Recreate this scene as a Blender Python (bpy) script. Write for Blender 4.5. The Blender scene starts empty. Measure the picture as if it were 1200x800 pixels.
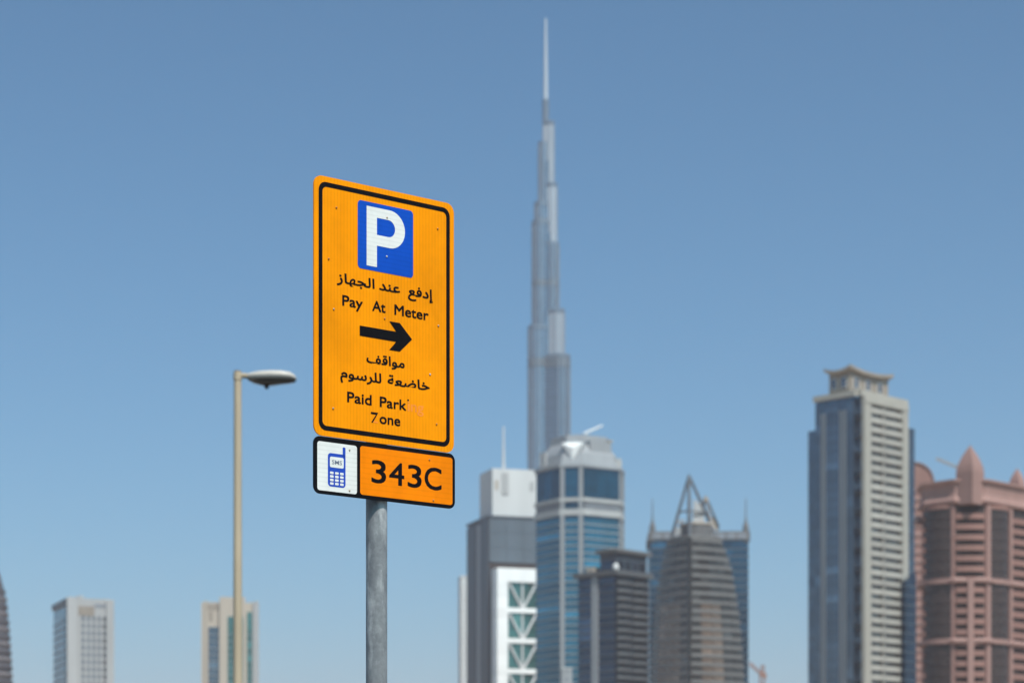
import bpy, math, random
from math import sin, cos, pi, radians
from mathutils import Vector

sc = bpy.context.scene
COL = sc.collection
random.seed(7)

# ------------------------------------------------------------------ camera
F = 2833.0          # focal length in pixels of a 1200 px wide frame (85 mm lens)
EYE = 1.6
HOR = 1000.0        # height of the horizon below the top of that frame
cam = bpy.data.cameras.new('camera')
cam.sensor_width = 36.0
cam.lens = 36.0 * F / 1200.0
cam.shift_y = (HOR - 400.0) / 1200.0
cam.clip_start = 0.1
cam.clip_end = 30000
cam.dof.use_dof = True
cam.dof.focus_distance = 8.45
cam.dof.aperture_fstop = 4.6
cam_o = bpy.data.objects.new('camera', cam)
COL.objects.link(cam_o)
cam_o.location = (0, 0, EYE)
cam_o.rotation_euler = (pi / 2, 0, 0)
sc.camera = cam_o

# ------------------------------------------------------------------ sky and sun
SUN_AZ, SUN_EL = 152.0, 56.0
world = bpy.data.worlds.new('World')
sc.world = world
world.use_nodes = True
wn = world.node_tree.nodes
sky = wn.new('ShaderNodeTexSky')
sky.sky_type = 'NISHITA'
sky.sun_disc = False
sky.sun_elevation = radians(SUN_EL)
sky.sun_rotation = radians(SUN_AZ)
sky.altitude = 0
sky.air_density = 0.75
sky.dust_density = 2.2
sky.ozone_density = 2.0
wn['Background'].inputs['Strength'].default_value = 0.10
grade = wn.new('ShaderNodeGamma')
grade.inputs['Gamma'].default_value = 1.3
tint = wn.new('ShaderNodeMix')
tint.data_type = 'RGBA'
tint.blend_type = 'MULTIPLY'
tint.inputs[0].default_value = 1.0
tint.inputs[7].default_value = (0.33, 0.815, 0.83, 1)
world.node_tree.links.new(sky.outputs[0], grade.inputs['Color'])
world.node_tree.links.new(grade.outputs[0], tint.inputs[6])
world.node_tree.links.new(tint.outputs[2], wn['Background'].inputs['Color'])

sun = bpy.data.lights.new('sun', 'SUN')
sun.energy = 4.9
sun.angle = radians(0.53)
sun.color = (1.0, 0.905, 0.845)
sun_o = bpy.data.objects.new('sun', sun)
COL.objects.link(sun_o)
sd = Vector((sin(radians(SUN_AZ)) * cos(radians(SUN_EL)), cos(radians(SUN_AZ)) * cos(radians(SUN_EL)), sin(radians(SUN_EL))))
sun_o.rotation_euler = sd.to_track_quat('Z', 'Y').to_euler()
sun_o.location = (30, -40, 80)

sc.view_settings.view_transform = 'Standard'
sc.view_settings.look = 'None'
sc.view_settings.exposure = 0.0
sc.view_settings.gamma = 1.0
sc.view_settings.use_curve_mapping = False
sc.cycles.use_denoising = True
sc.cycles.max_bounces = 6
sc.cycles.volume_bounces = 1

# ------------------------------------------------------------------ materials
def nodes_of(name):
    m = bpy.data.materials.new(name)
    m.use_nodes = True
    nt = m.node_tree
    return m, nt, nt.nodes, nt.links, nt.nodes['Principled BSDF']

def mixrgb(nt, blend, fac, a, b):
    n = nt.nodes.new('ShaderNodeMix')
    n.data_type = 'RGBA'
    n.blend_type = blend
    for idx, v in ((0, fac), (6, a), (7, b)):
        if hasattr(v, 'node'):
            nt.links.new(v, n.inputs[idx])
        else:
            n.inputs[idx].default_value = v if idx == 0 else (v[0], v[1], v[2], 1)
    return n.outputs[2]

def ramp(nt, src, lo, hi, a=0.0, b=1.0):
    n = nt.nodes.new('ShaderNodeMapRange')
    nt.links.new(src, n.inputs[0])
    for i, v in enumerate((lo, hi, a, b)):
        n.inputs[i + 1].default_value = v
    return n.outputs[0]

def noise(nt, scale, detail=4.0, stretch=(1, 1, 1)):
    tc = nt.nodes.new('ShaderNodeTexCoord')
    mp = nt.nodes.new('ShaderNodeMapping')
    mp.inputs['Scale'].default_value = stretch
    n = nt.nodes.new('ShaderNodeTexNoise')
    n.inputs['Scale'].default_value = scale
    n.inputs['Detail'].default_value = detail
    nt.links.new(tc.outputs['Object'], mp.inputs[0])
    nt.links.new(mp.outputs[0], n.inputs['Vector'])
    return n.outputs['Fac']

def solid(name, col, rough=0.6, metal=0.0, var=0.12, scale=0.25, stretch=(1, 1, 0.25), obj_var=0.06):
    """weathered wall, paint or metal: mottled colour, a little difference from piece to piece"""
    m, nt, nd, lk, b = nodes_of(name)
    f = ramp(nt, noise(nt, scale, 5, stretch), 0.3, 0.7, 1 - var, 1 + var)
    oi = nd.new('ShaderNodeObjectInfo')
    r = ramp(nt, oi.outputs['Random'], 0, 1, 1 - obj_var, 1 + obj_var)
    mm = nd.new('ShaderNodeMath'); mm.operation = 'MULTIPLY'
    lk.new(f, mm.inputs[0]); lk.new(r, mm.inputs[1])
    vm = nd.new('ShaderNodeVectorMath'); vm.operation = 'SCALE'
    vm.inputs[0].default_value = col
    lk.new(mm.outputs[0], vm.inputs['Scale'])
    lk.new(vm.outputs[0], b.inputs['Base Color'])
    b.inputs['Roughness'].default_value = rough
    b.inputs['Metallic'].default_value = metal
    return m

def glass(name, col, rough=0.12, metal=0.75, obj_var=0.3):
    """tinted mirror glazing of an office tower; panes differ a little in tint and tilt"""
    m, nt, nd, lk, b = nodes_of(name)
    oi = nd.new('ShaderNodeObjectInfo')
    r0 = ramp(nt, oi.outputs['Random'], 0, 1, 1 - obj_var, 1 + obj_var)
    bl = nd.new('ShaderNodeMath'); bl.operation = 'GREATER_THAN'
    lk.new(oi.outputs['Random'], bl.inputs[0]); bl.inputs[1].default_value = 0.9
    ad = nd.new('ShaderNodeMath'); ad.operation = 'MULTIPLY_ADD'
    lk.new(bl.outputs[0], ad.inputs[0]); ad.inputs[1].default_value = obj_var * 2.0; lk.new(r0, ad.inputs[2])
    r = ad.outputs[0]
    f = ramp(nt, noise(nt, 0.35, 3), 0.3, 0.7, 0.7, 1.3)
    mm = nd.new('ShaderNodeMath'); mm.operation = 'MULTIPLY'
    lk.new(f, mm.inputs[0]); lk.new(r, mm.inputs[1])
    vm = nd.new('ShaderNodeVectorMath'); vm.operation = 'SCALE'
    vm.inputs[0].default_value = col
    lk.new(mm.outputs[0], vm.inputs['Scale'])
    lk.new(vm.outputs[0], b.inputs['Base Color'])
    b.inputs['Roughness'].default_value = rough
    b.inputs['Metallic'].default_value = metal
    bp = nd.new('ShaderNodeBump')
    bp.inputs['Strength'].default_value = 0.16
    bp.inputs['Distance'].default_value = 1.0
    lk.new(noise(nt, 0.15, 2), bp.inputs['Height'])
    lk.new(bp.outputs[0], b.inputs['Normal'])
    return m

def sheeting(name, col, axis, period, amt=0.065, rough=0.32, grime=0.20):
    """reflective sign sheeting: fine seams in one direction, light soiling"""
    m, nt, nd, lk, b = nodes_of(name)
    tc = nd.new('ShaderNodeTexCoord')
    wv = nd.new('ShaderNodeTexWave')
    wv.wave_type = 'BANDS'
    wv.bands_direction = axis
    wv.inputs['Scale'].default_value = 2 * pi / (20 * period)
    wv.inputs['Distortion'].default_value = 0.0
    lk.new(tc.outputs['Object'], wv.inputs['Vector'])
    f1 = ramp(nt, wv.outputs['Fac'], 0.0, 0.35, 1 - amt * 1.6, 1.0)
    f2 = ramp(nt, noise(nt, 6, 6, (1, 1, 0.6)), 0.40, 0.75, 1.0, 1 - grime)
    f3 = ramp(nt, noise(nt, 35, 5, (1, 1, 0.8)), 0.3, 0.7, 1.025, 0.965)
    m1 = nd.new('ShaderNodeMath'); m1.operation = 'MULTIPLY'
    lk.new(f1, m1.inputs[0]); lk.new(f2, m1.inputs[1])
    m2 = nd.new('ShaderNodeMath'); m2.operation = 'MULTIPLY'
    lk.new(m1.outputs[0], m2.inputs[0]); lk.new(f3, m2.inputs[1])
    vm = nd.new('ShaderNodeVectorMath'); vm.operation = 'SCALE'
    vm.inputs[0].default_value = col
    lk.new(m2.outputs[0], vm.inputs['Scale'])
    lk.new(vm.outputs[0], b.inputs['Base Color'])
    b.inputs['Roughness'].default_value = rough
    b.inputs['Specular IOR Level'].default_value = 0.10
    return m

def galvanised(name):
    m, nt, nd, lk, b = nodes_of(name)
    a = noise(nt, 30, 7, (1, 1, 0.4))
    c = noise(nt, 9, 7, (1.8, 1.8, 0.5))
    e = noise(nt, 160, 3, (1, 1, 0.6))
    base = mixrgb(nt, 'MIX', ramp(nt, a, 0.38, 0.62), (0.20, 0.21, 0.22), (0.265, 0.275, 0.28))
    base = mixrgb(nt, 'MIX', ramp(nt, c, 0.50, 0.60, 0.0, 0.75), base, (0.50, 0.51, 0.51))
    base = mixrgb(nt, 'MULTIPLY', ramp(nt, e, 0.35, 0.6, 0.25, 0.0), base, (0.6, 0.6, 0.61))
    vo = nd.new('ShaderNodeTexVoronoi')          # zinc spangle
    vo.inputs['Scale'].default_value = 75
    tc = nd.new('ShaderNodeTexCoord')
    lk.new(tc.outputs['Object'], vo.inputs['Vector'])
    sp = nd.new('ShaderNodeSeparateColor')
    lk.new(vo.outputs['Color'], sp.inputs[0])
    base = mixrgb(nt, 'MULTIPLY', ramp(nt, sp.outputs[0], 0, 1, 0.0, 0.45), base, (0.62, 0.63, 0.65))
    lk.new(base, b.inputs['Base Color'])
    b.inputs['Metallic'].default_value = 0.08
    lk.new(ramp(nt, a, 0.3, 0.7, 0.62, 0.42), b.inputs['Roughness'])
    bp = nd.new('ShaderNodeBump')
    bp.inputs['Strength'].default_value = 0.25
    bp.inputs['Distance'].default_value = 0.002
    lk.new(a, bp.inputs['Height'])
    lk.new(bp.outputs[0], b.inputs['Normal'])
    return m

M = {}
M['orange'] = sheeting('orange_sheeting', (0.96, 0.300, 0.0), 'X', 0.0137)
M['deep_orange'] = sheeting('deep_orange_sheeting', (0.94, 0.230, 0.0), 'Z', 0.018, 0.035)
M['sign_white'] = sheeting('white_sheeting', (0.76, 0.75, 0.71), 'Z', 0.0155, 0.05)
M['sign_blue'] = sheeting('blue_sheeting', (0.008, 0.075, 0.46), 'Z', 0.0155, 0.05)
M['sign_black'] = solid('sign_black', (0.005, 0.004, 0.005), 0.5, 0, 0.25, 30)
M['sign_black'].node_tree.nodes['Principled BSDF'].inputs['Specular IOR Level'].default_value = 0.12
M['icon_blue'] = solid('icon_blue', (0.010, 0.055, 0.40), 0.4, 0, 0.08, 20)
M['icon_grey'] = solid('icon_grey', (0.10, 0.13, 0.20), 0.5, 0, 0.1, 20)
M['ghost'] = solid('peeled_lettering', (0.84, 0.225, 0.008), 0.5, 0, 0.1, 30)
M['ghost2'] = solid('peeled_lettering_pale', (0.90, 0.255, 0.02), 0.5, 0, 0.1, 30)
M['rivet'] = solid('rivet_metal', (0.45, 0.36, 0.26), 0.4, 0.5, 0.2, 40)
M['rivet_rust'] = solid('rivet_rust', (0.48, 0.19, 0.045), 0.6, 0.2, 0.2, 40)
M['sign_back'] = solid('aluminium_back', (0.42, 0.43, 0.44), 0.45, 0.7, 0.08, 8)
M['galv'] = galvanised('galvanised_steel')
M['lamp_pole'] = solid('lamp_pole_paint', (0.42, 0.33, 0.225), 0.5, 0.0, 0.20, 3, (1, 1, 0.2))
M['lamp_head'] = solid('lamp_head_paint', (0.52, 0.475, 0.42), 0.4, 0, 0.08, 6, (1, 1, 1))
M['lamp_dark'] = solid('lamp_gasket', (0.05, 0.045, 0.04), 0.6, 0, 0.1, 8)
M['lamp_lens'] = glass('lamp_lens', (0.15, 0.11, 0.085), 0.15, 0.1, 0.0)

M['sand'] = solid('sand', (0.27, 0.215, 0.16), 0.95, 0, 0.2, 0.02, (1, 1, 1))
M['asphalt'] = solid('asphalt', (0.05, 0.05, 0.052), 0.9, 0, 0.25, 1.2, (1, 1, 1))
M['paving'] = solid('paving', (0.33, 0.30, 0.27), 0.9, 0, 0.15, 2, (1, 1, 1))
M['road_paint'] = solid('road_paint', (0.72, 0.72, 0.70), 0.7, 0, 0.1, 4, (1, 1, 1))

M['burj_steel'] = solid('brushed_steel_fins', (0.17, 0.22, 0.275), 0.35, 0.4, 0.1, 0.05, (1, 1, 0.3), 0.1)
M['burj_glass'] = glass('silver_glass', (0.165, 0.24, 0.31), 0.25, 0.7, 0.15)
M['burj_fin'] = solid('bright_steel_fins', (0.33, 0.38, 0.43), 0.3, 0.4, 0.08, 0.1)
M['burj_dark'] = solid('louvre_band', (0.11, 0.14, 0.17), 0.5, 0.3, 0.1, 0.1)
M['burj_pale_and_lit'] = solid('pale_steel_and_sunlit_side', (0.42, 0.46, 0.51), 0.4, 0.1, 0.06, 0.1)  # the spire's own tone; on right-wing tiers it paints their sunlit side

M['teal_glass'] = glass('teal_glass', (0.032, 0.165, 0.235), 0.10, 0.75, 0.25)
M['teal_dark'] = glass('dark_teal_glass', (0.008, 0.070, 0.115), 0.08, 0.6, 0.15)
M['teal_slab'] = solid('blue_grey_spandrel', (0.26, 0.31, 0.34), 0.5, 0.0, 0.1, 0.2)
M['warm_white'] = solid('warm_white_cladding', (0.38, 0.385, 0.38), 0.55, 0, 0.07, 0.15)
M['pier_grey'] = solid('pale_grey_cladding', (0.27, 0.285, 0.30), 0.55, 0, 0.08, 0.15)
M['louvre'] = solid('grey_louvre', (0.20, 0.22, 0.25), 0.6, 0.1, 0.1, 0.3)

M['slate'] = solid('slate_cladding', (0.10, 0.125, 0.15), 0.45, 0.2, 0.10, 0.12)
M['slate_dark'] = solid('dark_slate_cladding', (0.055, 0.065, 0.08), 0.45, 0.2, 0.10, 0.12)
M['white'] = solid('white_cladding', (0.88, 0.88, 0.87), 0.5, 0, 0.05, 0.15)
M['off_white'] = solid('off_white_concrete', (0.54, 0.54, 0.535), 0.7, 0, 0.08, 0.08)
M['green_glass'] = glass('green_glass', (0.07, 0.20, 0.19), 0.12, 0.6, 0.2)
M['brace'] = solid('pale_brace', (0.62, 0.61, 0.61), 0.5, 0.0, 0.06, 0.3)

M['navy_glass'] = glass('navy_glass', (0.042, 0.075, 0.12), 0.14, 0.7, 0.25)
M['navy_slab'] = solid('dark_grey_blue_slab', (0.06, 0.075, 0.095), 0.6, 0.0, 0.1, 0.3)
M['balcony_grey'] = solid('grey_balcony', (0.085, 0.09, 0.096), 0.7, 0, 0.12, 0.3)
M['dark_glass'] = glass('dark_glass', (0.018, 0.024, 0.034), 0.15, 0.4, 0.3)

M['grey_glass'] = glass('grey_green_glass', (0.085, 0.10, 0.10), 0.15, 0.4, 0.35)
M['bullet_slab'] = solid('grey_ledge', (0.18, 0.176, 0.172), 0.6, 0.1, 0.1, 0.25)
M['bullet_glass'] = glass('smoky_glass', (0.078, 0.075, 0.073), 0.2, 0.6, 0.25)
M['bullet_tan'] = glass('bronze_glass', (0.19, 0.14, 0.11), 0.25, 0.35, 0.15)
M['frame_steel'] = solid('grey_steel', (0.13, 0.14, 0.155), 0.5, 0.2, 0.1, 0.4)
M['sail'] = solid('white_panel', (0.50, 0.495, 0.485), 0.6, 0, 0.05, 0.3)

M['blue_glass'] = glass('blue_glass', (0.028, 0.08, 0.125), 0.1, 0.75, 0.25)
M['parapet_grey'] = solid('stone_parapet', (0.12, 0.12, 0.122), 0.7, 0, 0.1, 0.2)

M['cream'] = solid('cream_cladding', (0.345, 0.325, 0.285), 0.65, 0, 0.07, 0.15)
M['cream_slab'] = solid('cream_balcony', (0.35, 0.33, 0.295), 0.65, 0, 0.12, 0.2, (1, 1, 0.25), 0.13)
M['steel_blue'] = glass('steel_blue_glass', (0.115, 0.152, 0.192), 0.12, 0.75, 0.15)
M['grey_strip'] = solid('grey_vertical_strip', (0.17, 0.195, 0.22), 0.5, 0.2, 0.08, 0.2)
M['tan_roof'] = solid('tan_roof', (0.26, 0.22, 0.18), 0.7, 0, 0.1, 0.3)

M['pink'] = solid('pink_stone', (0.235, 0.122, 0.10), 0.75, 0, 0.10, 0.2)
M['pink_light'] = solid('pale_pink_stone', (0.295, 0.172, 0.148), 0.75, 0, 0.08, 0.2)
M['brown_glass'] = glass('brown_glass', (0.042, 0.028, 0.025), 0.4, 0.05, 0.10)
M['recess_shade'] = solid('dark_recess_shade', (0.030, 0.022, 0.022), 0.8, 0, 0.1, 0.3)  # near-black, mostly standing in for shade on flat walls

M['grey_white'] = solid('grey_white_concrete', (0.36, 0.36, 0.36), 0.75, 0, 0.08, 0.1)
M['sand_stone'] = solid('sand_stone', (0.40, 0.345, 0.285), 0.75, 0, 0.08, 0.1)
M['crane_red'] = solid('faded_red_steel', (0.30, 0.15, 0.11), 0.6, 0, 0.1, 0.5)
M['mauve_band'] = solid('mauve_band', (0.16, 0.14, 0.145), 0.6, 0, 0.12, 0.3)
M['mauve'] = solid('mauve_grey_cladding', (0.085, 0.08, 0.09), 0.6, 0.1, 0.15, 0.2)

# ------------------------------------------------------------------ helpers
class MB:
    """collects faces for one mesh"""
    def __init__(s):
        s.v, s.f = [], []
    def add(s, v, f):
        n = len(s.v)
        s.v += [tuple(p) for p in v]
        s.f += [tuple(i + n for i in q) for q in f]
        return s
    def prism(s, poly, z0, z1):
        n = len(poly)
        v = [(x, y, z0) for x, y in poly] + [(x, y, z1) for x, y in poly]
        f = [(i, (i + 1) % n, n + (i + 1) % n, n + i) for i in range(n)]
        f += [tuple(range(n - 1, -1, -1)), tuple(range(n, 2 * n))]
        return s.add(v, f)
    def box(s, x0, x1, y0, y1, z0, z1):
        return s.prism([(x0, y0), (x1, y0), (x1, y1), (x0, y1)], z0, z1)
    def loft(s, rings):
        n = len(rings[0])
        v = [p for r in rings for p in r]
        f = []
        for k in range(len(rings) - 1):
            for i in range(n):
                j = (i + 1) % n
                f.append((k * n + i, k * n + j, (k + 1) * n + j, (k + 1) * n + i))
        f += [tuple(range(n - 1, -1, -1)), tuple(range((len(rings) - 1) * n, len(rings) * n))]
        return s.add(v, f)
    def tube(s, p0, p1, r0, r1=None, n=8):
        r1 = r0 if r1 is None else r1
        p0, p1 = Vector(p0), Vector(p1)
        q = (p1 - p0).to_track_quat('Z', 'Y')
        a = [p0 + q @ Vector((r0 * cos(2 * pi * i / n), r0 * sin(2 * pi * i / n), 0)) for i in range(n)]
        b = [p1 + q @ Vector((r1 * cos(2 * pi * i / n), r1 * sin(2 * pi * i / n), 0)) for i in range(n)]
        return s.loft([a, b])
    def mesh(s, name, m, smooth=False):
        me = bpy.data.meshes.new(name)
        me.from_pydata(s.v, [], s.f)
        me.materials.append(m)
        if smooth:
            me.polygons.foreach_set('use_smooth', [True] * len(me.polygons))
            try:
                me.set_sharp_from_angle(angle=radians(40))
            except Exception:
                pass
        me.update()
        return me
    def build(s, name, m, parent=None, loc=(0, 0, 0), rz=0.0, smooth=False):
        return place(name, s.mesh(name, m, smooth), parent, loc, rz)

def place(name, me, parent=None, loc=(0, 0, 0), rz=0.0):
    o = bpy.data.objects.new(name, me)
    COL.objects.link(o)
    o.parent = parent
    o.location = loc
    o.rotation_euler = (0, 0, rz)
    return o

def tag(o, label, cat, group=None):
    o['label'] = label
    o['category'] = cat
    if group:
        o['group'] = group
    return o

def structure(o):
    o['kind'] = 'structure'
    return o

def empty(name, loc, rz, label, cat, group=None):
    o = bpy.data.objects.new(name, None)
    COL.objects.link(o)
    o.location = loc
    o.rotation_euler = (0, 0, rz)
    o.empty_display_size = 1
    return tag(o, label, cat, group)

def offset(poly, d):
    """push the sides of a convex counter-clockwise outline outwards by d"""
    n = len(poly)
    out = []
    for i in range(n):
        a, b, c = Vector(poly[i - 1]), Vector(poly[i]), Vector(poly[(i + 1) % n])
        e1, e2 = (b - a).normalized(), (c - b).normalized()
        n1, n2 = Vector((e1.y, -e1.x)), Vector((e2.y, -e2.x))
        k = d / (1 + n1.dot(n2))
        p = b + (n1 + n2) * k
        out.append((p.x, p.y))
    return out

def ring(poly, z):
    return [(x, y, z) for x, y in poly]

def chamfered(S, c, T=None):
    T = S if T is None else T
    return [(c, 0), (S - c, 0), (S, c), (S, T - c), (S - c, T), (c, T), (0, T - c), (0, c)]

class Tower:
    """a building: local x along its front, local y into its depth, origin at the near corner"""
    def __init__(s, name, px, dist, yaw, label, cat='skyscraper', group=None):
        s.s = dist / F
        s.px, s.yaw = px, radians(yaw)
        s.root = empty(name, ((px - 600) * s.s, dist, 0), s.yaw, label, cat, group)
    def Z(s, py):
        return EYE + (HOR - py) * s.s
    def at(s, px, back=0.0):
        """local x, y of a spot this many metres behind the near corner"""
        X, Y = (px - s.px) * s.s, back
        return (X * cos(s.yaw) + Y * sin(s.yaw), -X * sin(s.yaw) + Y * cos(s.yaw))
    def part(s, name, mb, m, loc=(0, 0, 0), rz=0.0, smooth=False, parent=None):
        return mb.build(name, M[m], parent or s.root, loc, rz, smooth)
    def slabs(s, name, poly, out, zs, h, m):
        me = MB().prism(offset(poly, out), 0, h).mesh(name, M[m])
        return [place(name, me, s.root, (0, 0, z)) for z in zs]
    def face(s, name, p0, p1, t0, t1, zs, h, o0, o1, m, parent=None):
        """pieces on the wall p0 -> p1 (outside on the right), from t0 to t1 along it, o0..o1 proud of it"""
        if not isinstance(zs, (list, tuple)):
            zs = [zs]
        me = MB().box(t0, t1, -o1, -o0, 0, h).mesh(name, M[m])
        a = math.atan2(p1[1] - p0[1], p1[0] - p0[0])
        return [place(name, me, parent or s.root, (p0[0], p0[1], z), a) for z in zs]

def floors(ztop, step, zbot=3.0):
    out, z = [], ztop
    while z > zbot:
        out.append(z)
        z -= step
    return out

def length(p, q):
    return math.hypot(q[0] - p[0], q[1] - p[1])

# ------------------------------------------------------------------ ground
structure(MB().add([(-12900, -12900, 0), (12900, -12900, 0), (12900, 12900, 0), (-12900, 12900, 0)], [(0, 1, 2, 3)]).build('ground', M['sand']))
structure(MB().box(-120, 120, 7.2, 10.2, 0.003, 0.13).build('pavement', M['paving']))
structure(MB().box(-120, 120, 6.9, 7.197, 0.003, 0.15).build('kerb', M['grey_white']))
structure(MB().box(-120, 120, 10.203, 10.5, 0.003, 0.15).build('kerb', M['grey_white']))
structure(MB().box(-120, 120, -60.0, 6.897, -0.05, 0.008).build('road', M['asphalt']))  # unseen road, broadened so dark asphalt bounces less light
structure(MB().box(-120, 120, 10.503, 90.0, -0.05, 0.008).build('added_parking_lot', M['asphalt']))  # unseen lot, added so dark asphalt bounces less light onto the post
for i in range(12):
    structure(MB().box(-33 + i * 6, -30 + i * 6, 1.4, 1.52, 0.0, 0.012).build('road_marking', M['road_paint']))
for i in range(20):
    structure(MB().box(-30 + i * 3, -29.9 + i * 3, 10.8, 15.8, 0.0, 0.012).build('road_marking', M['road_paint']))

# ------------------------------------------------------------------ parking sign
YAW = radians(39.664)
POST_R, GAP = 0.0375, 0.015
ub = Vector((cos(YAW), sin(YAW)))
back = Vector((-sin(YAW), cos(YAW)))
mid = Vector((-0.67619, 8.25)) + ub * 0.3045 + back * (POST_R + GAP)
sign = empty('parking_sign', (mid.x, mid.y, 0.13), YAW,
             'orange parking sign with blue P square and zone plate on grey post', 'road sign')
Z0 = 0.13                       # pavement height; sign parts are given in metres above the road
FY = -(POST_R + GAP)            # front of the plates, measured from the axis of the post

mb = MB()
n = 40
rings = []
for z in (0.0, 1.5, 2.9, 3.86):
    rings.append([(POST_R * cos(2 * pi * i / n), POST_R * sin(2 * pi * i / n), z - Z0 + (0.12 if z == 0 else 0)) for i in range(n)])
mb.loft(rings)
post = mb.build('post', M['galv'], sign, smooth=True)
MB().tube((0, 0, 3.73), (0, 0, 3.745), POST_R + 0.003, POST_R + 0.001, 24).build('cap', M['lamp_dark'], post)
mb = MB().box(-0.1, 0.1, -0.1, 0.1, 0, 0.012)
for sx in (-1, 1):
    for sy in (-1, 1):
        mb.tube((sx * 0.075, sy * 0.075, 0.012), (sx * 0.075, sy * 0.075, 0.03), 0.011, None, 6)
mb.build('base_plate', M['galv'], sign)

def rrect(u0, u1, v0, v1, r, k=6):
    pts = []
    for cx, cy, a in ((u1 - r, v1 - r, 0), (u0 + r, v1 - r, 90), (u0 + r, v0 + r, 180), (u1 - r, v0 + r, 270)):
        for i in range(k + 1):
            t = radians(a + 90 * i / k)
            pts.append((cx + r * cos(t), cy + r * sin(t)))
    return pts          # counter-clockwise seen from the front

def U(u):
    return u - 0.3045

def plate_mesh(outline, thick, lip):
    """flat front sheet with a folded lip round its edge"""
    n = len(outline)
    inner = outline
    mb = MB()
    a = [(U(u), FY, v - Z0) for u, v in inner]
    c = [(U(u), FY + lip, v - Z0) for u, v in inner]
    ins = [(u, v) for u, v in inset(outline, 0.003)]
    d = [(U(u), FY + lip, v - Z0) for u, v in ins]
    e = [(U(u), FY + thick, v - Z0) for u, v in ins]
    v = a + c + d + e
    f = [tuple(range(n))]
    for k in range(3):
        for i in range(n):
            j = (i + 1) % n
            f.append((k * n + j, k * n + i, (k + 1) * n + i, (k + 1) * n + j))
    f.append(tuple(range(4 * n - 1, 3 * n - 1, -1)))
    return mb.add(v, f)

def inset(poly, d):
    return offset(poly, -d)

LAYER = [0]
def flat(name, m, parent, polys, lift):
    """printed or stuck-on sheet on the face of a plate"""
    mb = MB()
    for p in polys:
        mb.add([(U(u), FY - lift, v - Z0) for u, v in p], [tuple(range(len(p)))])
    return mb.build(name, M[m], parent)

def flat_ring(name, m, parent, outer, inner, lift):
    n = len(outer)
    v = [(U(u), FY - lift, w - Z0) for u, w in outer + inner]
    f = [(i, (i + 1) % n, n + (i + 1) % n, n + i) for i in range(n)]
    return MB().add(v, f).build(name, M[m], parent)

_tc = bpy.data.curves.new('lettering', 'FONT')
_tc.resolution_u = 4
def text_data(body, off=0.0):
    _tc.body = body
    _tc.offset = off
    o = bpy.data.objects.new('lettering_source', _tc)
    COL.objects.link(o)
    dg = bpy.context.evaluated_depsgraph_get()
    dg.update()
    me = bpy.data.meshes.new_from_object(o.evaluated_get(dg))
    COL.objects.unlink(o)
    bpy.data.objects.remove(o)
    return me

def lettering(name, body, u0, u1, base, unit, m, parent, lift=0.0012, off=0.0, bold=0.0):
    """a word fitted between u0 and u1; unit = metres for one font unit of height"""
    me = text_data(body, off)
    xs = [v.co.x for v in me.vertices]
    x0, x1 = min(xs), max(xs)
    k = (u1 - bold - u0) / (x1 - x0)
    ky = unit - bold * 0.85 / CAP_H
    mb = MB()
    fs = [tuple(q.vertices) for q in me.polygons]
    # heavier strokes: the word laid several times, a hair apart
    for n, (a, b) in enumerate(((0, 0), (1, 0), (0, 1), (1, 1), (0.5, 0.5)) if bold else ((0, 0),)):
        mb.add([(U(u0 + (v.co.x - x0) * k + a * bold), FY - lift - n * 0.0001, base + v.co.y * ky + b * bold * 0.85 - Z0) for v in me.vertices], fs)
    bpy.data.meshes.remove(me)
    return mb.build(name, M[m], parent)

CAP = CAP_H = max(v.co.y for v in text_data('H').vertices)
PL0, PL1, PB, PT = 0.0, 0.609, 3.030, 3.919
out = rrect(PL0, PL1, PB, PT, 0.034)
plate = plate_mesh(out, 0.002, 0.005).build('sign_plate', M['orange'], sign)
flat_ring('border', 'sign_black', plate, rrect(0.0195, 0.5895, PB + 0.0195, PT - 0.0195, 0.030), rrect(0.0355, 0.5735, PB + 0.0355, PT - 0.0355, 0.017), 0.0008)
flat('symbol_square', 'sign_blue', plate, [rrect(0.1843, 0.425, 3.627, 3.863, 0.014)], 0.0009)
def bowl(u0, uc, vc, r):
    return [(u0, vc + r)] + [(uc + r * sin(radians(a)), vc + r * cos(radians(a))) for a in range(0, 181, 9)] + [(u0, vc - r)]
o_, i_ = bowl(0.2661, 0.3225, 3.7822, 0.0659), bowl(0.2661, 0.3153, 3.7836, 0.0298)
mb = MB()
k = len(o_)
mb.add([(U(u), FY - 0.0016, v - Z0) for u, v in o_ + i_], [(i + 1, i, k + i, k + i + 1) for i in range(k - 1)])
mb.add([(U(u), FY - 0.0016, v - Z0) for u, v in ((0.2218, 3.6415), (0.2661, 3.6415), (0.2661, 3.8481), (0.2218, 3.8481))], [(0, 1, 2, 3)])
mb.build('letter', M['sign_white'], plate)

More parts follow.
